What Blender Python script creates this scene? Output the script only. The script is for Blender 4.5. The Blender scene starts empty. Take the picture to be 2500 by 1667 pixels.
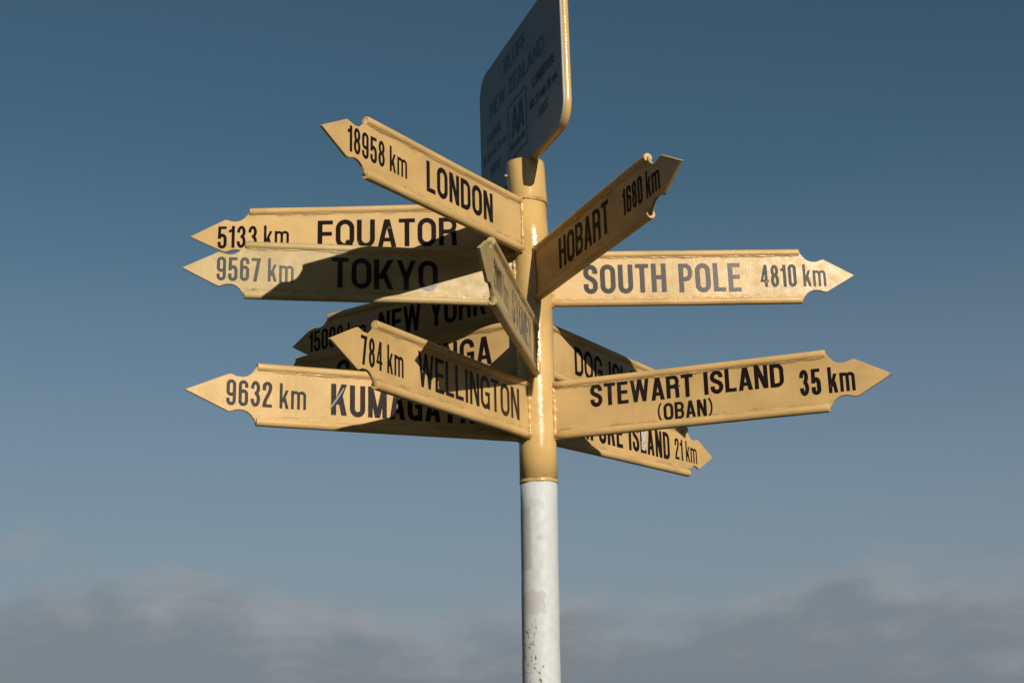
import bpy, bmesh, math, random
from mathutils import Vector, Matrix
from mathutils.geometry import delaunay_2d_cdt

scene = bpy.context.scene
C = scene.collection
rad = math.radians

# ------------------------------------------------------------------ camera
LEVEL = 2.377                      # height of the lowest ring of arms above the ground
cam_d = bpy.data.cameras.new('camera')
cam_d.sensor_width = 36.0
cam_d.lens = 3305.7 / 2500 * 36
cam_d.clip_end = 20000
cam = bpy.data.objects.new('camera', cam_d)
C.objects.link(cam)
P_, R_, Y_ = rad(15.0973), rad(-1.5478), rad(-0.9093)
fw = Vector((math.sin(Y_) * math.cos(P_), math.cos(Y_) * math.cos(P_), math.sin(P_)))
rt0 = Vector((math.cos(Y_), -math.sin(Y_), 0))
up0 = rt0.cross(fw)
rt = rt0 * math.cos(R_) + up0 * math.sin(R_)
up = up0 * math.cos(R_) - rt0 * math.sin(R_)
m = Matrix((rt, up, -fw)).transposed().to_4x4()
m.translation = Vector((0, -3.6276, -0.7771 + LEVEL))
cam.matrix_world = m
scene.camera = cam

# ------------------------------------------------------------------ light
SUN_AZ, SUN_EL = 25.3, 21.3        # azimuth measured from -Y towards +X
EXPOSURE = 0.0
SUN_STRENGTH = 5.0
SKY_STRENGTH = 0.05
sd = Vector((math.sin(rad(SUN_AZ)) * math.cos(rad(SUN_EL)), -math.cos(rad(SUN_AZ)) * math.cos(rad(SUN_EL)), math.sin(rad(SUN_EL))))
sl = bpy.data.lights.new('sun', 'SUN')
sl.energy = SUN_STRENGTH
sl.angle = rad(0.5)
sl.color = (1.0, 0.93, 0.82)
so = bpy.data.objects.new('sun', sl)
C.objects.link(so)
so.location = sd * 50
so.rotation_euler = sd.to_track_quat('Z', 'Y').to_euler()

world = bpy.data.worlds.new('World')
scene.world = world
world.use_nodes = True
nt = world.node_tree
nt.nodes.clear()


class NG:
    """small helper to write node graphs"""
    def __init__(self, tree):
        self.t = tree

    def n(self, kind, ins=None, **props):
        nd = self.t.nodes.new(kind)
        for k, v in props.items():
            setattr(nd, k, v)
        for k, v in (ins or {}).items():
            if isinstance(v, bpy.types.NodeSocket):
                self.t.links.new(v, nd.inputs[k])
            else:
                nd.inputs[k].default_value = v
        return nd

    def math(self, op, a, b=0.0, c=0.0, clamp=False):
        return self.n('ShaderNodeMath', {0: a, 1: b, 2: c}, operation=op, use_clamp=clamp).outputs[0]

    def mix(self, fac, a, b):
        nd = self.n('ShaderNodeMix', data_type='RGBA')
        for k, v in ((0, fac), (6, a), (7, b)):
            if isinstance(v, bpy.types.NodeSocket):
                self.t.links.new(v, nd.inputs[k])
            else:
                nd.inputs[k].default_value = v if k == 0 else (*v[:3], 1)
        return nd.outputs[2]

    def ramp(self, x, lo, hi, a=0.0, b=1.0):
        nd = self.n('ShaderNodeMapRange', {'Value': x, 'From Min': lo, 'From Max': hi, 'To Min': a, 'To Max': b})
        nd.interpolation_type = 'SMOOTHSTEP'
        return nd.outputs[0]

    def noise(self, vec, scale, detail=4.0, rough=0.5):
        return self.n('ShaderNodeTexNoise', {'Vector': vec, 'Scale': scale, 'Detail': detail, 'Roughness': rough}).outputs[0]

    def mapping(self, vec, loc=(0, 0, 0), scale=(1, 1, 1)):
        return self.n('ShaderNodeMapping', {'Vector': vec, 'Location': loc, 'Scale': scale}).outputs[0]


g = NG(nt)
sky = nt.nodes.new('ShaderNodeTexSky')
sky.sky_type = 'NISHITA'
sky.sun_disc = False
sky.sun_elevation = rad(SUN_EL)
sky.sun_rotation = rad(180 - SUN_AZ)
sky.air_density = 0.75
sky.dust_density = 0.6
sky.ozone_density = 2.5
SKYCOL = sky.outputs[0]
SKY_TINT = (1.03, 1.25, 1.04, 1)       # camera white balance
VEIL = (4.5, 4.95, 6.25)               # thin pale haze towards the horizon
CLOUD_DARK, CLOUD_LIGHT = (3.7, 4.25, 4.75), (6.1, 6.3, 6.5)
CLOUD_SEED = (6.7, 2.4, 1.0)
dirv = g.n('ShaderNodeTexCoord').outputs['Generated']
sep = g.n('ShaderNodeSeparateXYZ', {0: dirv})
zc = g.math('MAXIMUM', sep.outputs[2], 0.0)
az = g.math('ARCTAN2', sep.outputs[0], sep.outputs[1])
el = g.math('MULTIPLY', g.math('ARCSINE', zc), 57.2958)
n1 = g.noise(g.mapping(dirv, CLOUD_SEED, (9, 9, 24)), 1.0, 8.0, 0.56)
n2 = g.noise(g.mapping(dirv, (11.3, 5.2, 2), (11, 11, 26)), 1.0, 6.0, 0.55)
# height of the cloud bank (degrees), rising and falling round the horizon
wave = g.math('ADD', g.math('MULTIPLY', g.math('COSINE', g.math('MULTIPLY', g.math('ADD', az, 0.384), 8.0)), 0.75),
              g.math('MULTIPLY', g.math('COSINE', g.math('ADD', g.math('MULTIPLY', az, 3.0), 1.0)), 0.3))
top = g.math('ADD', wave, 5.0)
edge = g.math('ADD', g.math('SUBTRACT', top, el), g.math('MULTIPLY', g.math('SUBTRACT', n1, 0.5), 7.5))
mask = g.ramp(edge, -0.5, 2.1, 0.0, 0.78)
lit = g.math('ADD', g.math('MULTIPLY', g.math('SUBTRACT', n2, 0.5), 4.2), g.math('MULTIPLY', g.math('SUBTRACT', el, 3.2), 0.26))
lit = g.math('SUBTRACT', lit, g.math('MULTIPLY', edge, 0.10))
shade = g.ramp(lit, -0.85, 0.55)
cloud = g.mix(shade, CLOUD_DARK, CLOUD_LIGHT)
tint = g.n('ShaderNodeMix', {0: 1.0, 6: SKYCOL, 7: SKY_TINT}, data_type='RGBA', blend_type='MULTIPLY').outputs[2]
veil = g.mix(g.ramp(zc, 0.0, 0.40, 0.80, 0.0), tint, VEIL)
col = g.mix(mask, veil, cloud)
bg = g.n('ShaderNodeBackground', {'Color': col, 'Strength': SKY_STRENGTH})
wo = nt.nodes.new('ShaderNodeOutputWorld')
nt.links.new(bg.outputs[0], wo.inputs[0])

scene.view_settings.view_transform = 'Standard'
scene.view_settings.look = 'None'
scene.view_settings.exposure = EXPOSURE
scene.view_settings.gamma = 1.0
scene.view_settings.use_curve_mapping = False


# ------------------------------------------------------------------ materials
def material(name):
    mt = bpy.data.materials.new(name)
    mt.use_nodes = True
    t = mt.node_tree
    bs = t.nodes['Principled BSDF']
    return mt, NG(t), bs


def put(gr, bs, key, v):
    if isinstance(v, bpy.types.NodeSocket):
        gr.t.links.new(v, bs.inputs[key])
    else:
        bs.inputs[key].default_value = (*v, 1) if isinstance(v, tuple) else v


def paint_yellow(name, base, rough=0.42, peel=0.12, grime=0.5, spec=0.3, grain=330.0, lumps=0.25):
    mt, gr, bs = material(name)
    tc = gr.n('ShaderNodeTexCoord')
    rnd = gr.n('ShaderNodeObjectInfo').outputs['Random']
    off = gr.n('ShaderNodeVectorMath', {0: tc.outputs['Object'], 1: gr.n('ShaderNodeCombineXYZ', {0: gr.math('MULTIPLY', rnd, 37.0), 1: gr.math('MULTIPLY', rnd, 11.0), 2: 0.0}).outputs[0]}, operation='ADD').outputs[0]
    big = gr.noise(off, 7.0, 4.0, 0.55)
    mid = gr.noise(off, 38.0, 5.0, 0.6)
    dk = tuple(c * k for c, k in zip(base, (0.80, 0.80, 0.74)))
    c1 = gr.mix(gr.ramp(big, 0.35, 0.7), base, dk)
    # washed-down grime: streaks that are long in z, thin along the arm
    st = gr.noise(gr.mapping(off, (0, 0, 0), (60, 60, 5)), 1.0, 4.0, 0.6)
    c2 = gr.mix(gr.ramp(st, 0.56, 0.85, 0.0, 0.26 * grime), c1, (0.22, 0.16, 0.085))
    # chalky, sun-bleached areas
    c2 = gr.mix(gr.ramp(gr.noise(gr.mapping(off, (3, 1, 4), (1, 1, 1.6)), 4.5, 5.0, 0.6), 0.48, 0.72, 0.0, 0.40), c2, tuple(min(1, c * k) for c, k in zip(base, (1.10, 1.14, 1.32))))
    # dirt that lodges along the inside of the edge rods
    oz = gr.math('ABSOLUTE', gr.n('ShaderNodeSeparateXYZ', {0: tc.outputs['Object']}).outputs[2])
    isarm = gr.math('GREATER_THAN', gr.n('ShaderNodeAttribute', attribute_type='OBJECT', attribute_name='tip_x').outputs['Fac'], 0.1)
    lodge = gr.math('MULTIPLY', gr.ramp(gr.math('ADD', oz, gr.math('MULTIPLY', mid, 0.02)), 0.058, 0.069), gr.ramp(gr.noise(gr.mapping(off, (2, 2, 2), (1, 1, 3)), 26.0, 5.0, 0.7), 0.44, 0.66, 0.0, 0.75 * grime))
    c2 = gr.mix(gr.math('MULTIPLY', lodge, isarm), c2, (0.17, 0.125, 0.07))
    # scuffs and small specks
    sp = gr.noise(gr.mapping(off, (5, 2, 1), (1, 1, 1.8)), 70.0, 3.0, 0.7)
    c3 = gr.mix(gr.math('MULTIPLY', gr.ramp(sp, 0.70, 0.76), gr.ramp(big, 0.45, 0.65, 0.0, 0.6 * grime)), c2, (0.13, 0.11, 0.085))
    # bare worn metal at the point of an arm
    tip = gr.n('ShaderNodeAttribute', attribute_type='OBJECT', attribute_name='tip_x').outputs['Fac']
    ox = gr.n('ShaderNodeSeparateXYZ', {0: tc.outputs['Object']}).outputs[0]
    dt = gr.math('ADD', gr.math('SUBTRACT', tip, ox), gr.math('MULTIPLY', gr.math('SUBTRACT', mid, 0.5), 0.05))
    near = gr.math('MULTIPLY', gr.ramp(dt, 0.004, 0.010, 1.0, 0.0), gr.math('GREATER_THAN', tip, 0.1))
    c4 = gr.mix(near, c3, (0.30, 0.29, 0.27))
    put(gr, bs, 'Base Color', c4)
    put(gr, bs, 'Specular IOR Level', spec)
    put(gr, bs, 'Roughness', gr.ramp(mid, 0.3, 0.75, rough - 0.05, rough + 0.12))
    fine = gr.noise(off, grain, 3.0, 0.55)
    lump = gr.noise(off, 55.0, 3.0, 0.5)
    hgt = gr.math('ADD', gr.math('MULTIPLY', fine, peel), gr.math('MULTIPLY', lump, lumps))
    bp = gr.n('ShaderNodeBump', {'Height': hgt, 'Strength': 0.55, 'Distance': 0.0022})
    gr.t.links.new(bp.outputs[0], bs.inputs['Normal'])
    return mt


YEL = (0.545, 0.350, 0.140)
M_ARM = paint_yellow('yellow_paint', YEL, 0.42, 0.14, 0.95)
M_ARM_ROUGH = paint_yellow('yellow_brushed_paint', YEL, 0.32, 0.34, 0.7, 0.22, 250.0)
M_ARM_WORN = paint_yellow('yellow_weathered_paint', (0.447, 0.323, 0.142), 0.42, 0.25, 1.6, 0.2)
M_POST = paint_yellow('yellow_post_paint', (0.580, 0.372, 0.135), 0.17, 0.26, 0.5, 0.5, 330.0, 0.5)
M_WELD = paint_yellow('yellow_painted_weld', YEL, 0.20, 0.4, 0.4, 0.5, 330.0, 0.9)


def vinyl(name, wear, rough=0.26, spec=0.20):
    mt, gr, bs = material(name)
    tc = gr.n('ShaderNodeTexCoord')
    v = tc.outputs['Object']
    a = gr.noise(v, 30.0, 5.0, 0.65)
    b = gr.noise(gr.mapping(v, (4, 4, 4), (1, 1, 1)), 220.0, 3.0, 0.6)
    c = gr.mix(gr.ramp(a, 0.55, 0.75), (0.011, 0.007, 0.0065), (0.026, 0.017, 0.015))
    w = gr.ramp(gr.math('ADD', a, gr.math('MULTIPLY', b, 0.25)), 0.86 - wear, 0.92 - wear)
    c = gr.mix(w, c, (0.20, 0.16, 0.11))
    put(gr, bs, 'Base Color', c)
    put(gr, bs, 'Roughness', gr.ramp(b, 0.35, 0.65, rough, rough + 0.10))
    put(gr, bs, 'Specular IOR Level', spec)
    fine = gr.noise(v, 420.0, 2.0, 0.5)
    bp = gr.n('ShaderNodeBump', {'Height': gr.math('ADD', fine, gr.math('MULTIPLY', a, 0.6)), 'Strength': 0.4, 'Distance': 0.0004})
    gr.t.links.new(bp.outputs[0], bs.inputs['Normal'])
    return mt


M_INK = vinyl('black_vinyl', 0.06)
M_INK_SOFT = vinyl('satin_black_vinyl', 0.06, 0.30, 0.10)
M_INK_MATT = vinyl('matt_black_vinyl', 0.06, 0.42, 0.04)
M_INK_WORN = vinyl('worn_black_vinyl', 0.11)
M_INK_FADED = vinyl('faded_black_vinyl', 0.33)

# board face and print
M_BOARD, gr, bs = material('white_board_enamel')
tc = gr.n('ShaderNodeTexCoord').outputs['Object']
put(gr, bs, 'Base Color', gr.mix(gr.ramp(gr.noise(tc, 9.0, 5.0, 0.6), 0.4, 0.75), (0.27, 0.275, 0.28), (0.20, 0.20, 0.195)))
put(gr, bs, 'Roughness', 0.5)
M_BLUE, gr, bs = material('dark_blue_print')
put(gr, bs, 'Base Color', (0.055, 0.095, 0.19))
put(gr, bs, 'Roughness', 0.45)
M_BLACKP, gr, bs = material('black_print')
put(gr, bs, 'Base Color', (0.015, 0.016, 0.02))
put(gr, bs, 'Roughness', 0.45)

# white pole paint with repaired patches and flaking
M_WHITE, gr, bs = material('white_pole_paint')
v = gr.n('ShaderNodeTexCoord').outputs['Object']
sp_ = gr.n('ShaderNodeSeparateXYZ', {0: v})
ang = gr.math('MULTIPLY', gr.math('ARCTAN2', sp_.outputs[0], gr.math('MULTIPLY', sp_.outputs[1], -1.0)), 57.2958)
med = gr.noise(v, 45.0, 5.0, 0.65)
rag = gr.noise(v, 70.0, 4.0, 0.7)
fl = gr.noise(gr.mapping(v, (0, 0, 0.37), (1, 1, 0.6)), 95.0, 5.0, 0.72)


def window(x, lo, hi, soft):
    return gr.math('MULTIPLY', gr.ramp(x, lo - soft, lo + soft), gr.ramp(x, hi - soft, hi + soft, 1.0, 0.0))


angr = gr.math('ADD', ang, gr.math('MULTIPLY', gr.math('SUBTRACT', rag, 0.5), 26.0))
zr = gr.math('ADD', sp_.outputs[2], gr.math('MULTIPLY', gr.math('SUBTRACT', rag, 0.5), 0.030))
c = gr.mix(gr.ramp(med, 0.35, 0.7), (0.505, 0.515, 0.515), (0.45, 0.455, 0.445))
# old rectangles where stickers and fittings came off, and one painted-over patch
for a0, a1, zlo, zhi, amt in ((-70, -25, -0.43, -0.267, 0.8), (-60, 14, -0.545, -0.487, 0.7), (-6, 12, -0.356, -0.343, 0.6),
                              (20, 75, -0.86, -0.79, 0.6), (-85, -30, -1.25, -1.02, 0.7), (-20, 30, -1.60, -1.52, 0.6)):
    c = gr.mix(gr.math('MULTIPLY', gr.math('MULTIPLY', window(angr, a0, a1, 1.5), window(zr, zlo, zhi, 0.003)), amt * 0.8), c, (0.345, 0.335, 0.305))
# dirty film
c = gr.mix(gr.ramp(gr.noise(gr.mapping(v, (1, 2, 3), (1, 1, 0.25)), 30.0, 5.0, 0.65), 0.5, 0.8, 0.0, 0.35), c, (0.33, 0.32, 0.285))
# flaking down to bare metal, worst low on one side
zone = gr.math('MULTIPLY', window(ang, -75, 0, 18), gr.ramp(sp_.outputs[2], -0.60, -0.52, 1.0, 0.0))
flake = gr.math('MULTIPLY', gr.ramp(gr.math('ADD', fl, gr.math('MULTIPLY', zone, 0.085)), 0.655, 0.672), gr.ramp(zone, 0.0, 0.5, 0.25, 1.0))
c = gr.mix(flake, c, (0.13, 0.125, 0.11))
put(gr, bs, 'Base Color', c)
put(gr, bs, 'Roughness', gr.ramp(med, 0.3, 0.7, 0.42, 0.58))
put(gr, bs, 'Specular IOR Level', 0.3)
hg = gr.math('SUBTRACT', gr.math('ADD', gr.math('MULTIPLY', med, 0.35), gr.math('MULTIPLY', gr.noise(v, 18.0, 3.0, 0.5), 0.5)), gr.math('MULTIPLY', flake, 0.5))
bp = gr.n('ShaderNodeBump', {'Height': hg, 'Strength': 0.5, 'Distance': 0.002})
gr.t.links.new(bp.outputs[0], bs.inputs['Normal'])

# white scrape left where a letter peeled
M_SCRAPE, gr, bs = material('scraped_primer')
v = gr.n('ShaderNodeTexCoord').outputs['Object']
put(gr, bs, 'Base Color', gr.mix(gr.ramp(gr.noise(v, 120.0, 4.0, 0.7), 0.5, 0.62), (0.50, 0.47, 0.43), (0.16, 0.13, 0.10)))
put(gr, bs, 'Roughness', 0.6)
M_GREYSCRAPE, gr, bs = material('scratched_vinyl')
put(gr, bs, 'Base Color', (0.15, 0.155, 0.165))
put(gr, bs, 'Roughness', 0.4)

# ground: dark chip-sealed gravel with thin grass further out
M_GROUND, gr, bs = material('ground')
v = gr.n('ShaderNodeTexCoord').outputs['Object']
nA = gr.noise(v, 60.0, 5.0, 0.7)
nB = gr.noise(v, 0.12, 4.0, 0.6)
c = gr.mix(gr.ramp(nA, 0.35, 0.7), (0.035, 0.034, 0.033), (0.075, 0.072, 0.068))
c = gr.mix(gr.ramp(nB, 0.47, 0.55), c, (0.035, 0.050, 0.020))
put(gr, bs, 'Base Color', c)
put(gr, bs, 'Roughness', 0.9)
bp = gr.n('ShaderNodeBump', {'Height': nA, 'Strength': 0.6, 'Distance': 0.02})
gr.t.links.new(bp.outputs[0], bs.inputs['Normal'])


# ------------------------------------------------------------------ mesh helpers
def link(name, mesh, mat, parent=None, loc=None, rotz=None):
    o = bpy.data.objects.new(name, mesh)
    C.objects.link(o)
    if mat:
        mesh.materials.append(mat)
    if parent:
        o.parent = parent
    if loc is not None:
        o.location = loc
    if rotz is not None:
        o.rotation_euler = (0, 0, rotz)
    return o


def mesh_from(name, verts, faces, smooth=True, flat_big=False):
    me = bpy.data.meshes.new(name)
    me.from_pydata([tuple(p) for p in verts], [], faces)
    bm = bmesh.new()
    bm.from_mesh(me)
    bmesh.ops.recalc_face_normals(bm, faces=bm.faces)
    for f in bm.faces:
        f.smooth = smooth and not (flat_big and len(f.verts) > 4)
    bm.to_mesh(me)
    bm.free()
    return me


def tube(path, radii, seg=10, cap=True, closed=False):
    """tube round a list of points; returns verts, faces"""
    n = len(path)
    vs, fs = [], []
    prev = None
    for i, p in enumerate(path):
        a = path[(i - 1) % n] if (closed or i > 0) else path[i]
        b = path[(i + 1) % n] if (closed or i < n - 1) else path[i]
        t = (b - a).normalized()
        ref = prev if prev is not None else (Vector((0, 1, 0)) if abs(t.y) < 0.9 else Vector((1, 0, 0)))
        s = (ref - t * ref.dot(t)).normalized()
        prev = s
        q = t.cross(s)
        r = radii[i] if hasattr(radii, '__len__') else radii
        for k in range(seg):
            an = 2 * math.pi * k / seg
            vs.append(p + s * (r * math.cos(an)) + q * (r * math.sin(an)))
    for i in range(n if closed else n - 1):
        j = (i + 1) % n
        for k in range(seg):
            l = (k + 1) % seg
            fs.append((i * seg + k, i * seg + l, j * seg + l, j * seg + k))
    if cap and not closed:
        fs.append(tuple(range(seg - 1, -1, -1)))
        fs.append(tuple((n - 1) * seg + k for k in range(seg)))
    return vs, fs


def join(parts):
    V, F = [], []
    for vs, fs in parts:
        b = len(V)
        V += vs
        F += [tuple(i + b for i in f) for f in fs]
    return V, F


def axis_x(z):
    """the pole is very slightly bent; z relative to the lowest arm level"""
    pts = [(-2.4, -0.016), (-0.71, -0.0044), (-0.19, 0.0045), (0.42, 0.0058), (0.68, -0.004), (0.9, -0.012)]
    for (a, xa), (b, xb) in zip(pts, pts[1:]):
        if z <= b:
            return xa + (xb - xa) * (max(z, a) - a) / (b - a)
    return pts[-1][1]


def lathe(profile, seg=64, wob=0.0, seed=0):
    """profile: (z, radius) up the bent axis; wob = small random lumps"""
    rn = random.Random(seed)
    vs, fs = [], []
    ph = [rn.uniform(0, 6.28) for _ in range(8)]
    for i, (z, r) in enumerate(profile):
        for k in range(seg):
            a = 2 * math.pi * k / seg
            rr = r + wob * (math.sin(a * 5 + ph[i % 8]) + math.sin(a * 11 + ph[(i + 3) % 8])) * 0.5
            zz = z + wob * math.sin(a * 7 + ph[(i + 1) % 8]) * 0.6
            vs.append(Vector((axis_x(z) + rr * math.cos(a), rr * math.sin(a), zz)))
    n = len(profile)
    for i in range(n - 1):
        for k in range(seg):
            l = (k + 1) % seg
            fs.append((i * seg + k, i * seg + l, (i + 1) * seg + l, (i + 1) * seg + k))
    fs.append(tuple(range(seg - 1, -1, -1)))
    fs.append(tuple((n - 1) * seg + k for k in range(seg)))
    return vs, fs


def offset_poly(pts, d):
    """inward offset of a counter-clockwise polygon"""
    out = []
    n = len(pts)
    for i in range(n):
        a, b, c = Vector(pts[i - 1]), Vector(pts[i]), Vector(pts[(i + 1) % n])
        e1, e2 = (b - a).normalized(), (c - b).normalized()
        n1, n2 = Vector((-e1.y, e1.x)), Vector((-e2.y, e2.x))
        mm = n1 + n2
        if mm.length < 1e-6:
            mm = n1
        mm.normalize()
        out.append(b + mm * (d / max(0.45, mm.dot(n1))))
    return out


def slab(outline, half, ch=0.0014):
    """plate with chamfered edges: outline in (x, z), thickness along y"""
    n = len(outline)
    inn = offset_poly(outline, ch)
    vs = []
    for y, pl in ((-half, inn), (-half + ch, outline), (half - ch, outline), (half, inn)):
        vs += [Vector((p[0], y, p[1])) for p in pl]
    fs = [tuple(range(n)), tuple(3 * n + k for k in range(n - 1, -1, -1))]
    for L in range(3):
        for k in range(n):
            l = (k + 1) % n
            fs.append((L * n + k, L * n + l, (L + 1) * n + l, (L + 1) * n + k))
    return vs, fs


def bead(a, b, r, seed, step=0.0045, jit=0.35, gaps=0.0):
    """a lumpy weld bead between two points"""
    rn = random.Random(seed)
    d = b - a
    n = max(3, int(d.length / step))
    path, rr = [], []
    slow = rn.uniform(0, 6)
    for i in range(n + 1):
        t = i / n
        w = 0.75 + 0.25 * math.sin(slow + t * d.length * 60) + 0.15 * math.sin(slow * 2 + t * d.length * 23)
        path.append(a + d * t + Vector((rn.uniform(-1, 1), rn.uniform(-1, 1), rn.uniform(-1, 1))) * (r * jit * 0.35))
        k = max(0.25, w + rn.uniform(-jit, jit))
        if gaps and rn.random() < gaps:
            k *= 0.4
        rr.append(r * k * (0.3 if i in (0, n) else 1))
    return tube(path, rr, 7)


# ------------------------------------------------------------------ lettering
def arc(cx, cy, rx, ry, a0, a1, n=12):
    return [(cx + rx * math.cos(rad(a0 + (a1 - a0) * i / n)), cy + ry * math.sin(rad(a0 + (a1 - a0) * i / n))) for i in range(n + 1)]


def bez(p0, p1, p2, p3, n=10):
    o = []
    for i in range(n + 1):
        t = i / n
        s = 1 - t
        o.append(tuple(s ** 3 * a + 3 * s * s * t * b + 3 * s * t * t * c + t ** 3 * d for a, b, c, d in zip(p0, p1, p2, p3)))
    return o


def strip(pts, t, closed=False):
    """quads along a polyline of width t with mitred joints and butt ends"""
    P = [Vector(p) for p in pts]
    Q = [P[0]]
    for p in P[1:]:
        if (p - Q[-1]).length > 1e-5:
            Q.append(p)
    P = Q
    if closed and (P[0] - P[-1]).length < 1e-5:
        P.pop()
    n = len(P)
    L, R = [], []
    for i in range(n):
        a = P[i - 1] if (closed or i > 0) else None
        c = P[(i + 1) % n] if (closed or i < n - 1) else None
        e1 = (P[i] - a).normalized() if a is not None else None
        e2 = (c - P[i]).normalized() if c is not None else None
        e1 = e1 or e2
        e2 = e2 or e1
        n1, n2 = Vector((-e1.y, e1.x)), Vector((-e2.y, e2.x))
        mm = (n1 + n2)
        mm = mm.normalized() if mm.length > 1e-6 else n1
        k = t / 2 / max(0.35, mm.dot(n1))
        L.append(P[i] + mm * k)
        R.append(P[i] - mm * k)
    qs = []
    for i in range(n if closed else n - 1):
        j = (i + 1) % n
        qs.append([R[i], R[j], L[j]])
        qs.append([R[i], L[j], L[i]])
    return qs


def leg(xb, yb, xt, yt, wd):
    """slanted stroke cut level at both ends; x = left edge"""
    return [[Vector((xb, yb)), Vector((xb + wd, yb)), Vector((xt + wd, yt)), Vector((xt, yt))]]


WID = dict(A=.62, B=.60, C=.60, D=.60, E=.52, F=.50, G=.60, H=.60, I=.20, K=.62, L=.50, M=.76, N=.60, O=.62, P=.57, Q=.62, R=.60,
           S=.57, T=.54, U=.60, W=.88, Y=.60, Z=.54, k=.50, m=.82, i=.19, n=.45, s=.44, e=.46, c=.44, o=.47)
WID.update({d: .52 for d in '0234567890'})
WID.update({'1': .34, ' ': .16, '(': .26, ')': .26, "'": .16, 'w': .66, 'a': .44, 'l': .18, 'd': .46, '|': .5})


def glyph(ch, w, h, t):
    """list of polygons in a box w x h with stroke t"""
    l, r, b, T, c = t / 2, w - t / 2, t / 2, h - t / 2, w / 2
    R = (r - l) / 2
    ry = min(R * 1.05, (T - b) / 2)
    th = t * 0.86                                       # thinner horizontals
    bh, Th = th / 2, h - th / 2
    S = strip
    xh = 0.73 * h
    xT = xh - th / 2
    if ch in 'Oo0Q':
        TT = Th if ch != 'o' else xT
        p = arc(c, TT - ry, R, ry, 0, 180) + arc(c, bh + ry, R, ry, 180, 360)
        o = S(p, t, True)
        if ch == 'Q':
            o += [[Vector((w * .50, h * .20)), Vector((w * .64, h * .30)), Vector((w * 1.02, h * .02)), Vector((w * .88, -h * .06))]]
        return o
    if ch in 'I|':
        return [[Vector((c - t / 2, 0)), Vector((c + t / 2, 0)), Vector((c + t / 2, h)), Vector((c - t / 2, h))]]
    if ch == 'L':
        return S([(l, h), (l, 0)], t) + S([(0, bh), (w, bh)], th)
    if ch == 'E':
        return S([(l, h), (l, 0)], t) + S([(0, bh), (w, bh)], th) + S([(0, Th), (w * .98, Th)], th) + S([(0, h * .52), (w * .92, h * .52)], th)
    if ch == 'F':
        return S([(l, h), (l, 0)], t) + S([(0, Th), (w, Th)], th) + S([(0, h * .50), (w * .9, h * .50)], th)
    if ch == 'H':
        return S([(l, h), (l, 0)], t) + S([(r, h), (r, 0)], t) + S([(l, h * .52), (r, h * .52)], th)
    if ch == 'T':
        return S([(0, Th), (w, Th)], th) + S([(c, h), (c, 0)], t)
    if ch == 'N':
        return S([(l, h), (l, 0)], t * .95) + S([(r, h), (r, 0)], t * .95) + leg(w - t * 1.12, 0, 0.02 * w, h, t * 1.08)
    if ch == 'M':
        k = t * .92
        return S([(l, h), (l, 0)], k) + S([(r, h), (r, 0)], k) + leg(c - k * .55, 0, 0.02 * w, h, k * 1.05) + leg(c - k * .5, 0, w - k * 1.05 - 0.02 * w, h, k * 1.05)
    if ch == 'A':
        return leg(0, 0, c - t * .58, h, t) + leg(w - t, 0, c - t * .42, h, t) + S([(w * .2, h * .27), (w * .8, h * .27)], th * .95)
    if ch == 'W':
        k = t * .9
        q = w * .27
        return (leg(q - k * .5, 0, 0, h, k) + leg(q - k * .5, 0, c - k * .5, h, k) + leg(w - q - k * .5, 0, c - k * .5, h, k) + leg(w - q - k * .5, 0, w - k, h, k))
    if ch == 'w':
        k = t * .85
        q = w * .27
        return (leg(q - k * .5, 0, 0, xh, k) + leg(q - k * .5, 0, c - k * .5, xh, k) + leg(w - q - k * .5, 0, c - k * .5, xh, k) + leg(w - q - k * .5, 0, w - k, xh, k))
    if ch == 'Y':
        return leg(c - t * .5, h * .38, 0, h, t) + leg(c - t * .5, h * .38, w - t, h, t) + S([(c, h * .42), (c, 0)], t)
    if ch == 'K':
        return S([(l, h), (l, 0)], t) + leg(t * .55, h * .34, w - t * 1.15, h, t * 1.12) + leg(w - t * 1.12, 0, t * 1.25, h * .60, t * 1.08)
    if ch == 'k':
        return S([(t * .42, h), (t * .42, 0)], t * .84) + leg(t * .3, xh * .33, w - t * .92, xh, t * .86) + leg(w - t * .86, 0, t * .95, xh * .60, t * .86)
    if ch == 'Z':
        return S([(0, Th), (w, Th)], th) + S([(0, bh), (w, bh)], th) + leg(0, th * .5, w - t * 1.25, h - th * .5, t * 1.25)
    if ch == 'U':
        return S([(l, h)] + arc(c, bh + ry, R, ry, 180, 360) + [(r, h)], t)
    if ch == 'D':
        return S([(l, h), (l, 0)], t) + S([(l, Th)] + arc(r - R * 1.1, Th - ry, R * 1.1, ry, 90, 0) + arc(r - R * 1.1, bh + ry, R * 1.1, ry, 0, -90) + [(l, bh)], t * .95)
    if ch in 'PRB':
        mid = h * (.46 if ch == 'P' else .50)
        q = (Th - mid) / 2
        o = S([(l, h), (l, 0)], t) + S([(l, Th)] + arc(r - R * .9, Th - q, R * .9, q, 90, -90) + [(l, mid)], th * 1.05)
        if ch == 'R':
            o += S([(l + R * .5, mid), (r - R * .55, mid)] + arc(r - R * .7, mid - R * .62, R * .62, R * .62, 80, 10, 6) + [(r - t * .04, 0)], t * .95)
        if ch == 'B':
            q2 = (mid - bh) / 2
            o += S([(l, mid)] + arc(r - R * .8, bh + q2, R * .8, q2, 90, -90) + [(l, bh)], th * 1.05)
        return o
    if ch == 'C':
        return S([(r, h * .66)] + arc(c, Th - ry, R, ry, 0, 180) + arc(c, bh + ry, R, ry, 180, 360) + [(r, h * .36)], t)
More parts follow.
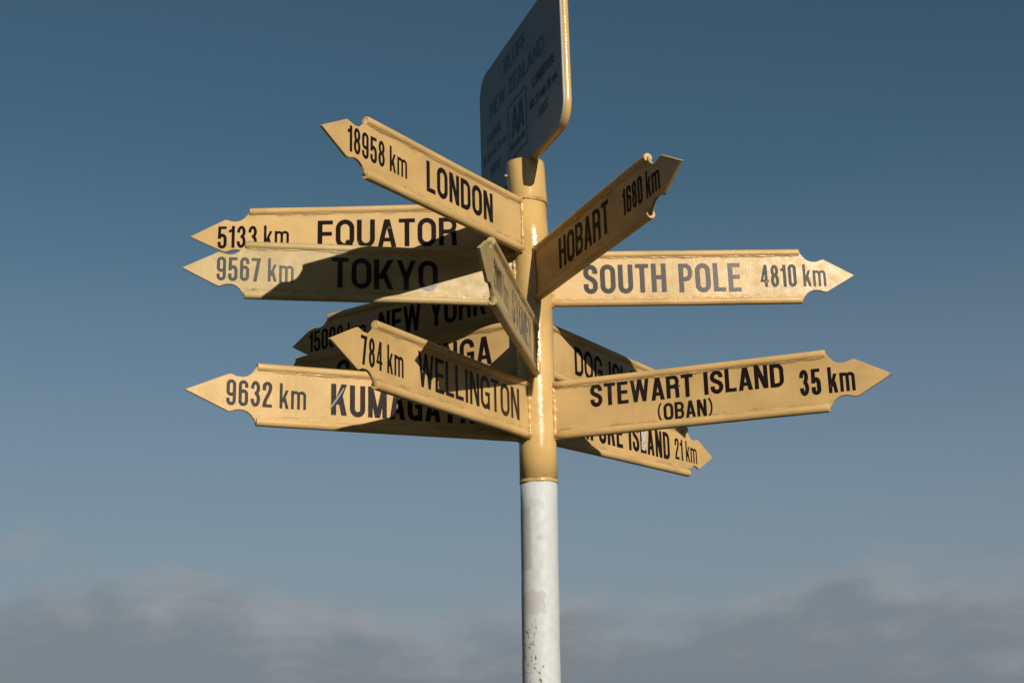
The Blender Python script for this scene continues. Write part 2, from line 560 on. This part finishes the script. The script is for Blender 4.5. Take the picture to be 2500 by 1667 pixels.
    if ch == 'G':
        return S([(r, h * .68)] + arc(c, Th - ry, R, ry, 0, 180) + arc(c, bh + ry, R, ry, 180, 330), t) + S([(c, h * .46), (w, h * .46)], th) + S([(r + t * .02, h * .50), (r + t * .02, 0)], t * .9)
    if ch == 'S':
        return S([(r, h * .69)] + arc(c, Th - ry, R, ry, 0, 170) + bez((l, h * .70), (l, h * .52), (r, h * .54), (r, h * .30), 12) + arc(c, bh + ry, R, ry, -5, -180) + [(l, h * .33)], t)
    if ch == '1':
        return S([(r, h), (r, 0)], t) + [[Vector((0, h * .70)), Vector((r, h * .74)), Vector((r, h * .88)), Vector((0, h * .82))]]
    if ch == '2':
        return S([(l, h * .66)] + arc(c, Th - ry, R, ry, 180, 0) + bez((r, Th - ry), (r, h * .50), (l + t * .1, h * .38), (l + t * .05, bh), 10), t) + S([(0, bh), (w, bh)], th)
    if ch == '3':
        m_ = h * .52
        q, q2 = (Th - m_) / 2, (m_ - bh) / 2
        return (S([(l, h * .70)] + arc(c, Th - q, R * .94, q, 180, -90) + [(c - R * .25, m_)], t * .95) + S([(c - R * .25, m_)] + arc(c, bh + q2, R, q2, 90, -180) + [(l, h * .30)], t * .95))
    if ch == '4':
        return S([(w - t * .85, h), (w - t * .85, 0)], t * .9) + S([(0, h * .27), (w, h * .27)], th * .8) + leg(0, h * .25, w - t * 1.35, h, t * .72)
    if ch == '5':
        return S([(l + t * .1, h * .98), (l, h * .44)], t * .95) + S([(t * .1, Th), (w * .96, Th)], th) + S([(l, h * .50)] + arc(c, h * .42, R, h * .18, 150, 0, 8) + arc(c, bh + ry, R, ry, 0, -180) + [(l, h * .30)], t)
    if ch in '69':
        cy = bh + ry
        lo = arc(c, h * .58 - ry * .9, R, ry * .9, 0, 180) + arc(c, cy, R, ry, 180, 360)
        hi = [(l, cy), (l, Th - ry)] + arc(c, Th - ry, R, ry, 180, 0) + [(r, h * .72)]
        o = S(lo, t * .95, True) + S(hi, t * .95)
        if ch == '9':
            o = [[Vector((w - p.x, h - p.y)) for p in q] for q in o]
        return o
    if ch == '7':
        return S([(0, Th), (w, Th)], th) + leg(w * .20, 0, w - t * 1.05, h, t * 1.05)
    if ch == '8':
        m_ = h * .53
        q, q2 = (Th - m_) / 2, (m_ - bh) / 2
        return S(arc(c, m_ + q, R * .92, q, 0, 360, 24), t * .92, True) + S(arc(c, bh + q2, R, q2, 0, 360, 24), t * .95, True)
    if ch == 'm':
        k = t * .80
        q = (w - k) / 2
        rr = q / 2
        x0 = k / 2
        o = S([(x0, xh), (x0, 0)], k)
        for i in range(2):
            xa = x0 + q * i
            o += S([(xa, xT - rr * .9)] + arc(xa + rr, xT - rr * .9, rr, rr * .9, 180, 0, 8) + [(xa + q, 0)], k)
        return o
    if ch == 'n':
        return S([(l, xh), (l, 0)], t) + S([(l, xT - R)] + arc(c, xT - R, R, R, 180, 0, 8) + [(r, 0)], t)
    if ch == 'i':
        return S([(c, xh), (c, 0)], t) + S([(c, h), (c, h - t)], t)
    if ch == 'l':
        return S([(c, h), (c, 0)], t)
    if ch == 'd':
        return S([(r, h), (r, 0)], t) + S(arc(c, xT - R, R, R, 0, 180, 8) + arc(c, bh + R, R, R, 180, 360, 8), t, True)
    if ch == 'a':
        return S([(l, xh * .75)] + arc(c, xT - R, R, R, 170, 0, 8) + [(r, 0)], t) + S(arc(c, bh + R * .8, R, R * .8, 0, 360, 14), t, True)
    if ch == 'c':
        return S([(r, xh * .66)] + arc(c, xT - R, R, R, 0, 180, 8) + arc(c, bh + R, R, R, 180, 360, 8) + [(r, xh * .34)], t)
    if ch == 'e':
        return S([(l, xh * .5), (r, xh * .5)] + arc(c, xT - R, R, R, 0, 180, 8) + arc(c, bh + R, R, R, 180, 340, 8), t)
    if ch == 's':
        return S([(r, xh * .72)] + arc(c, xT - R * .9, R, R * .9, 0, 170, 8) + bez((l, xh * .70), (l, xh * .5), (r, xh * .52), (r, xh * .30), 8) + arc(c, bh + R * .9, R, R * .9, -5, -180, 8), t)
    if ch == '(':
        return S(arc(w * 1.25, h * .5, w * 1.1, h * .56, 112, 248, 10), t * .8)
    if ch == ')':
        return S(arc(-w * .25, h * .5, w * 1.1, h * .56, 68, -68, 10), t * .8)
    if ch == "'":
        return S([(c, h), (c, h * .75)], t)
    return []


def inside(q, x, y):
    """point in a convex counter-clockwise polygon"""
    for i in range(len(q)):
        a, b = q[i - 1], q[i]
        if (b.x - a.x) * (y - a.y) - (b.y - a.y) * (x - a.x) < -1e-12:
            return False
    return True


def text_mesh(txt, width, h, t, gap=0.09, seed=0, split=True):
    """flat lettering, width x h, origin at its lower left, as 2-D verts and triangles"""
    rn = random.Random(seed + len(txt))
    ws = [WID[c] if not (c == ' ' and split) else .30 for c in txt]
    gaps = h * gap * (len(txt) - 1)
    k = (width - gaps) / (sum(ws) * h)
    words, V, F = [], [], []
    x = 0.0
    for ch, wn in zip(txt, ws):
        w = wn * h * k
        if ch == ' ' and split:
            words.append((V, F))
            V, F = [], []
        polys = glyph(ch, w, h, min(t, w * 0.5) if ch not in 'Iil1|' else t)
        if ch in 'Iil|':
            pass
        dx, dy = rn.uniform(-.004, .004) * h, rn.uniform(-.012, .012) * h
        if polys:
            pv, pf, good = [], [], []
            for q in polys:
                ar = sum(q[i - 1].x * q[i].y - q[i].x * q[i - 1].y for i in range(len(q)))
                if abs(ar) < 1e-9:
                    continue
                if ar < 0:
                    q = q[::-1]
                b = len(pv)
                good.append(q)
                pv += [Vector((p.x, p.y)) for p in q]
                pf.append(list(range(b, b + len(q))))
            vo, eo, fo, ov, oe, of = delaunay_2d_cdt(pv, [], pf, 0, 1e-6)
            b = len(V)
            V += [(p.x + x + dx, p.y + dy) for p in vo]
            boxes = [(min(p.x for p in q), max(p.x for p in q), min(p.y for p in q), max(p.y for p in q), q) for q in good]
            for tri in fo:
                cx, cy = sum(vo[i].x for i in tri) / 3, sum(vo[i].y for i in tri) / 3
                if any(x0 <= cx <= x1 and y0 <= cy <= y1 and inside(q, cx, cy) for x0, x1, y0, y1, q in boxes):
                    F.append(tuple(i + b for i in tri))
        x += w + h * gap
    words.append((V, F))
    return words


def lettering(name, parent, txt, ua, ub, v0, h, t, side, y, mat, slope=0.0, gap=0.09, seed=0, split=True):
    """flat vinyl letters, one object per word, on the face at +y (side 1, reading towards -x) or -y (side -1, reading towards +x)"""
    for V, F in text_mesh(txt, abs(ub - ua), h, t, gap, seed, split):
        vs = []
        for (s, q) in V:
            x = ua - s if side > 0 else ua + s
            vs.append((x, side * y, v0 + q + slope * s))
        me = bpy.data.meshes.new(name)
        me.from_pydata(vs, [], F)
        bm = bmesh.new()
        bm.from_mesh(me)
        for f in bm.faces:
            f.normal_update()
            if f.normal.y * side < 0:
                f.normal_flip()
        bmesh.ops.delete(bm, geom=[v for v in bm.verts if not v.link_faces], context='VERTS')
        bm.to_mesh(me)
        bm.free()
        link(name, me, mat, parent)


# ------------------------------------------------------------------ ground
bm = bmesh.new()
bmesh.ops.create_circle(bm, cap_ends=True, segments=96, radius=6000)
me = bpy.data.meshes.new('ground')
bm.to_mesh(me)
bm.free()
ground = link('ground', me, M_GROUND)
ground['kind'] = 'structure'
ground['label'] = 'dark gravelled ground under the signpost'

# unseen bush hill, added behind the viewer to cut low sky light
M_BUSH, gr, bs = material('bush')
v = gr.n('ShaderNodeTexCoord').outputs['Object']
put(gr, bs, 'Base Color', gr.mix(gr.ramp(gr.noise(v, 0.9, 6.0, 0.7), 0.35, 0.65), (0.022, 0.032, 0.014), (0.060, 0.075, 0.030)))
put(gr, bs, 'Roughness', 0.9)
rn = random.Random(3)
NA, NR = 120, 26
vs, fs = [], []
for i in range(NA + 1):
    an = rad(-250 + 320 * i / NA)                       # sweeps from the left, behind the viewer, to the right
    edge = min(1.0, min(i, NA - i) / 22)
    crest = (19 + 3 * math.sin(an * 3 + 1) + 2 * math.sin(an * 7)) * edge * edge * (3 - 2 * edge)
    for j in range(NR + 1):
        t = j / NR
        d = 22 + 66 * t
        h = crest * (1 - math.cos(min(1.0, t * 1.5) * math.pi)) / 2 + (rn.uniform(-.6, .6) + .5 * math.sin(d * .9 + an * 40)) * edge * min(1, t * 5)
        vs.append(Vector((d * math.cos(an), -5 + d * math.sin(an), h - .12)))
for i in range(NA):
    for j in range(NR):
        k = i * (NR + 1) + j
        fs.append((k, k + 1, k + NR + 2, k + NR + 1))
hill = link('hill_blocker', mesh_from('hill_blocker', vs, fs), M_BUSH)
hill['kind'] = 'structure'
hill['label'] = 'unseen dark bush covered hill added to block low sky light'

# ------------------------------------------------------------------ signpost
post = bpy.data.objects.new('signpost', None)
C.objects.link(post)
post['label'] = 'tall yellow and white signpost with thirteen pointed distance arms and a name board'
post['category'] = 'signpost'
Z0 = Vector((0, 0, LEVEL))

prof = [(-2.40, .050)] + [(-2.4 + 2.2 * i / 40, .0499 + .0003 * math.sin(i * 1.7)) for i in range(1, 40)] + [(-.190, .050)]
o = link('lower_pole', mesh_from('lower_pole', *lathe(prof), flat_big=True), M_WHITE, post, Z0)
o['label'] = 'white painted lower pole with grey patches and flaking paint'
prof = [(-.195, .0512), (-.10, .0512), (0, .0513), (.10, .0516), (.20, .0518), (.30, .0520), (.40, .0518), (.50, .0514), (.62, .0512)]
link('upper_pole', mesh_from('upper_pole', *lathe(prof), flat_big=True), M_POST, post, Z0)
link('pole_collar', mesh_from('pole_collar', *lathe([(-.1975, .0500), (-.1975, .0516), (-.1955, .0524), (-.1930, .0524), (-.1895, .0516), (-.1860, .0505)], 90, .0008, 4)), M_POST, post, Z0)
cap = link('pole_cap', mesh_from('pole_cap', *lathe([(.607, .0520), (.607, .0536), (.6095, .0549), (.69, .0551), (.7240, .0551), (.7275, .0535)], 72, .0006, 9), flat_big=True), M_POST, post, Z0)
link('weld_bead', mesh_from('weld_bead', *join([tube([Vector((axis_x(.604) + .0526 * math.cos(a), .0526 * math.sin(a), .6045 + .002 * math.sin(a * 3 + 1)))
     for a in [2 * math.pi * i / 90 for i in range(90)]], [.0028 * (1 + .45 * math.sin(i * 2.1) * math.sin(i * .37)) for i in range(90)], 7, closed=True)])), M_WELD, cap)
# small bolt head holding the cap, and a twist of wire at its seam
bz = .6885
bolt = [Vector((axis_x(bz) - .0530, -.012, bz)), Vector((axis_x(bz) - .0600, -.0135, bz)), Vector((axis_x(bz) - .0618, -.0140, bz))]
link('bolt', mesh_from('bolt', *tube(bolt, [.0042, .0042, .0026], 8), smooth=False), M_WELD, cap)
wire = [Vector((axis_x(.6) + .0540 * math.cos(rad(t)), .0540 * math.sin(rad(t)), .6035 + .0016 * math.sin(t * .35) - max(0, t + 15) * .00035)) for t in range(-70, 16, 3)]
link('wire', mesh_from('wire', *tube(wire, [.0019 + .0007 * math.sin(i * 1.7) for i in range(len(wire))], 6)), M_ARM_WORN, cap)

H = 0.1621
ROD = 0.0110
NOTCH = [(.0005, .0735), (.004, .0690), (.0085, .0615), (.015, .0530), (.024, .0460), (.034, .0425), (.045, .0422), (.054, .0440), (.061, .0466), (.0665, .0480), (.0705, .0482), (.0745, .0468)]


def arm_outline(L, te, seed):
    rn = random.Random(seed)
    top = [(L + u, v + rn.uniform(-.0005, .0005)) for u, v in NOTCH]
    tipp = [(L + te - .004, .0022), (L + te - .0008, .0008), (L + te - .0008, -.0008), (L + te - .004, -.0022)]
    bot = [(L + u, -v + rn.uniform(-.0005, .0005)) for u, v in NOTCH]
    near = [(.035, -.0715)]
    pts = near + [(x, -.0715) for x in (.2, .4, .6)] + bot + tipp[::-1] + top[::-1] + [(x, .0715) for x in (.6, .4, .2)] + [(.035, .0715)]
    return pts


def make_arm(key, az, zc, L, label, texts, mat, rough_weld, ink, seed):
    side = 1 if az < 0 else -1
    L, te = L
    rn = random.Random(seed)
    a = link('sign_arm', mesh_from('sign_arm', *slab(arm_outline(L, te, seed), .0042), smooth=False), mat, post, Vector((axis_x(zc) + OFF.get(key, 0) * math.cos(rad(az)), OFF.get(key, 0) * math.sin(rad(az)), zc)) + Z0, rad(az) - math.pi / 2)
    a['label'] = label
    a['tip_x'] = L + te
    for s in (1, -1):
        path, rr = [], []
        n = 16
        b1, b2 = rn.uniform(0, 6), rn.uniform(.0002, .0007)
        for i in range(n + 1):
            x = .040 + (L - .0415 - .040 + .040) * i / n
            path.append(Vector((x, b2 * math.sin(b1 + i * .5), s * (H / 2 - ROD) + b2 * .6 * math.cos(b1 + i * .4))))
            rr.append(ROD * (1 + rn.uniform(-.015, .015)))
        path.append(Vector((L - .0003, path[-1].y, path[-1].z)))
        rr.append(ROD * .985)
        path.append(Vector((L + .0009, path[-1].y, path[-1].z)))
        rr.append(ROD * .90)
        link('edge_rod', mesh_from('edge_rod', *tube(path, rr, 20), flat_big=True), mat, a)
    parts = []
    for s in (1, -1):
        for yy in (1, -1):
            parts.append(bead(Vector((.06, yy * .0042, s * (H / 2 - 2 * ROD + .0012))), Vector((L - .004, yy * .0042, s * (H / 2 - 2 * ROD + .0012))), 0.0030 if rough_weld else .0026, seed * 7 + s + 3 * yy, .0065, .26 if rough_weld else .12))
    for yy in (1, -1):
        parts.append(bead(Vector((.0530, yy * .0065, -.078)), Vector((.0530, yy * .0065, .078)), .0068, seed * 5 + yy, .0062, .38))
    for s in (1, -1):
        parts.append(bead(Vector((.0535, -.009, s * .079)), Vector((.0535, .009, s * .079)), .0045, seed * 3 + s, .004, .4))
    link('weld_bead', mesh_from('weld_bead', *join(parts)), M_WELD, a)
    for kind, txt, ua, ub, v0, h, t, slope in texts:
        lettering(kind, a, txt, ua, ub, v0, h, t, side, .0050, M_INK_SOFT if (key == 'south' and kind == DIST) else ink, slope, seed=seed, split=(kind == NAME))
    return a


NAME, DIST = 'place_name', 'distance'
OFF = dict(hobart=-.0085, sydney=.0068, london=.0018, stewart=.0019, kumagaya=-.002)   # arms welded a little off the pole's centre line
TN, TD = .0136, .0088
ARMS = [
    ('london', -32.19, 0.5264, (0.7316, 0.1633), 'topmost arm, smooth yellow, reading LONDON 18958 km',
     [(DIST, '18958 km', .803, .576, -.031, .066, TD, 0), (NAME, 'LONDON', .495, .196, -.036, .083, TN, 0)], M_ARM, 0, M_INK, 1),
    ('equator', -88.56, 0.5300, (0.7936, 0.1693), 'yellow arm reading EQUATOR 5133 km, just above the TOKYO arm',
     [(DIST, '5133 km', .883, .682, -.037, .065, TD, 0), (NAME, 'EQUATOR', .601, .207, -.0445, .083, TN, 0)], M_ARM, 0, M_INK_MATT, 2),
    ('tokyo', -77.79, 0.3787, (0.7934, 0.1656), 'yellow arm reading TOKYO 9567 km with greyed shiny numerals',
     [(DIST, '9567 km', .868, .664, -.032, .066, TD, 0), (NAME, 'TOKYO', .562, .270, -.043, .086, TN, 0)], M_ARM_WORN, 0, M_INK, 3),
    ('hobart', 22.67, .381, (.7368, .1590), 'yellow arm reading HOBART 1680 km',
     [(NAME, 'HOBART', .217, .525, -.041, .085, TN, 0), (DIST, '1680 km', .603, .795, -.030, .067, TD, 0)], M_ARM, 1, M_INK_MATT, 4),
    ('south', 93.55, 0.3786, (0.7581, 0.1560), 'yellow arm reading SOUTH POLE 4810 km with grey shiny letters',
     [(NAME, 'SOUTH POLE', .142, .588, -.043, .084, TN, 0), (DIST, '4810 km', .644, .831, -.031, .065, TD, 0)], M_ARM_ROUGH, 1, M_INK, 5),
    ('stewart', 69.24, -0.0020, (0.7863, 0.1610), 'yellow arm reading STEWART ISLAND (OBAN) 35 km',
     [(NAME, 'STEWART ISLAND', .157, .680, -.002, .061, .0110, 0), (NAME, '(OBAN)', .343, .489, -.058, .045, .0078, 0), (DIST, '35 km', .718, .856, -.033, .067, .0100, 0)], M_ARM, 1, M_INK, 6),
    ('ruapuke', 144.21, -0.0027, (0.8150, 0.1640), 'yellow arm reading RUAPUKE ISLAND 21 km with a peeled letter',
     [(NAME, 'RUAPUKE ISLAND', .113, .700, -.041, .084, TN, 0), (DIST, '21 km', .733, .871, -.034, .067, TD, 0)], M_ARM, 0, M_INK, 7),
    ('wellington', -28.02, -0.0028, (0.7697, 0.1716), 'yellow arm reading WELLINGTON 784 km',
     [(DIST, '784 km', .830, .661, -.034, .067, TD, 0), (NAME, 'WELLINGTON', .598, .107, -.039, .085, .0114, 0)], M_ARM, 0, M_INK, 8),
    ('kumagaya', -64.32, -0.0053, (0.7755, 0.1790), 'rough glossy yellow arm reading KUMAGAYA 9632 km with a scratched K',
     [(DIST, '9632 km', .853, .650, -.032, .065, TD, 0), (NAME, 'KUMAGAYA', .584, .186, -.041, .082, TN, 0)], M_ARM_ROUGH, 1, M_INK, 9),
    ('newyork', -125.20, 0.3520, (0.7873, 0.1600), 'shaded yellow arm reading NEW YORK 15008 km',
     [(DIST, '15008 km', .871, .629, -.032, .066, TD, 0), (NAME, 'NEW YORK', .575, .164, -.042, .083, TN, 0)], M_ARM, 0, M_INK_MATT, 10),
    ('reinga', -116.25, 0.1887, (0.8074, 0.1650), 'yellow arm reading CAPE REINGA, between the NEW YORK and KUMAGAYA arms',
     [(NAME, 'CAPE REINGA', .660, .133, -.034, .082, TN, 0)], M_ARM, 0, M_INK, 11),
    ('dog', 149.90, 0.1907, (0.8000, 0.1650), 'yellow arm reading DOG ISLAND',
     [(NAME, 'DOG ISLAND', .220, .742, -.042, .084, TN, 0)], M_ARM, 0, M_INK_MATT, 12),
    ('sydney', -7.72, 0.1690, (0.7402, 0.1650), 'weathered yellow arm with streaked, faded lettering, under the HOBART arm',
     [(DIST, '2000 km', .735, .535, -.034, .068, TD, 0), (NAME, 'SYDNEY', .472, .150, -.040, .084, TN, 0)], M_ARM_WORN, 1, M_INK_FADED, 13),
]
made = {}
for a in ARMS:
    made[a[0]] = make_arm(*a)


def patch(name, parent, pts, y, side, mat):
    me = bpy.data.meshes.new(name)
    me.from_pydata([(x, side * y, z) for x, z in pts], [], [tuple(range(len(pts)))])
    bm = bmesh.new()
    bm.from_mesh(me)
    for f in bm.faces:
        f.normal_update()
        if f.normal.y * side < 0:
            f.normal_flip()
    bm.to_mesh(me)
    bm.free()
    return link(name, me, mat, parent)


# long scratch across the K, scraped paint over the L of ISLAND
patch('scratch', made['kumagaya'], [(.587, -.021), (.584, -.024), (.564, .004), (.549, .030), (.551, .033), (.566, .010)], .0056, 1, M_GREYSCRAPE)
patch('scrape', made['ruapuke'], [(.531, -.030), (.548, -.034), (.556, -.026), (.560, .012), (.566, .036), (.545, .040), (.530, .036), (.534, .006)], .0056, -1, M_SCRAPE)

# ------------------------------------------------------------------ name board on top
BAZ = 20.15
u0, u1, z0, z1 = -.406, .324, .719, 1.176
cu, cz, hw, hh, rc = (u0 + u1) / 2, (z0 + z1) / 2, (u1 - u0) / 2, (z1 - z0) / 2, .075


def rrect(hw, hh, r, n=10):
    p = []
    for sx, sy, a0 in ((1, 1, 0), (-1, 1, 90), (-1, -1, 180), (1, -1, 270)):
        p += arc(sx * (hw - r), sy * (hh - r), r, r, a0, a0 + 90, n)
    return p


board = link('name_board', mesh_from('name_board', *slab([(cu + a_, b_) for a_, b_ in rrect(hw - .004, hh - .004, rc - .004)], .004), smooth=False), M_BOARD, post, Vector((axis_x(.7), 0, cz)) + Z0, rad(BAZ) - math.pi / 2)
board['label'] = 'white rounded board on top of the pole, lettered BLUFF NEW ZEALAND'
rim = [Vector((cu + a_, .0105, b_)) for a_, b_ in rrect(hw - .0125, hh - .0125, rc - .0125, 12)]
link('rim', mesh_from('rim', *tube(rim, .0125, 16, closed=True)), M_POST, board)
BY = .0050


def btext(txt, ua, ub, zb, h, t, mat, gap=.11):
    lettering('lettering', board, txt, ua, ub, zb - cz, h, t, -1, BY, mat, 0, gap)


btext('BLUFF', -.157, .040, 1.080, .052, .0085, M_BLUE)
btext('NEW', -.298, -.155, .996, .052, .0085, M_BLUE)
btext('ZEALAND', -.120, .186, .996, .052, .0085, M_BLUE)
btext('LATITUDE', -.333, -.196, .922, .030, .0050, M_BLUE)
btext('LONGITUDE', .090, .266, .924, .030, .0050, M_BLACKP)
btext('46 36 min 54 sec', -.376, -.150, .866, .028, .0046, M_BLUE)
btext('168 21 min 26 sec', .058, .284, .866, .028, .0046, M_BLACKP)
btext('SOUTH', -.311, -.220, .808, .029, .0050, M_BLUE)
btext('EAST', .136, .207, .814, .029, .0050, M_BLACKP)
# framed emblem: two tall letters and a small line of print
em = []
x0_, x1_, zb_, zt_ = -.130, .034, .783, .960
ft = .0035
for q in ([(x0_, zb_), (x1_, zb_), (x1_, zb_ + ft), (x0_, zb_ + ft)], [(x0_, zt_ - ft), (x1_, zt_ - ft), (x1_, zt_), (x0_, zt_)],
          [(x0_, zb_ + ft), (x0_ + ft, zb_ + ft), (x0_ + ft, zt_ - ft), (x0_, zt_ - ft)], [(x1_ - ft, zb_ + ft), (x1_, zb_ + ft), (x1_, zt_ - ft), (x1_ - ft, zt_ - ft)]):
    em.append(q)
V = [(x, -BY, z - cz) for q in em for x, z in q]
me = bpy.data.meshes.new('emblem_frame')
me.from_pydata(V, [], [tuple(range(i * 4, i * 4 + 4)) for i in range(4)])
link('emblem_frame', me, M_BLACKP, board)
lettering('emblem', board, 'AA', -.098, .010, .848 - cz, .090, .0135, -1, BY, M_BLACKP, 0, -.02)
btext("NEW ZEALAND", -.114, .016, .811, .018, .0032, M_BLACKP)
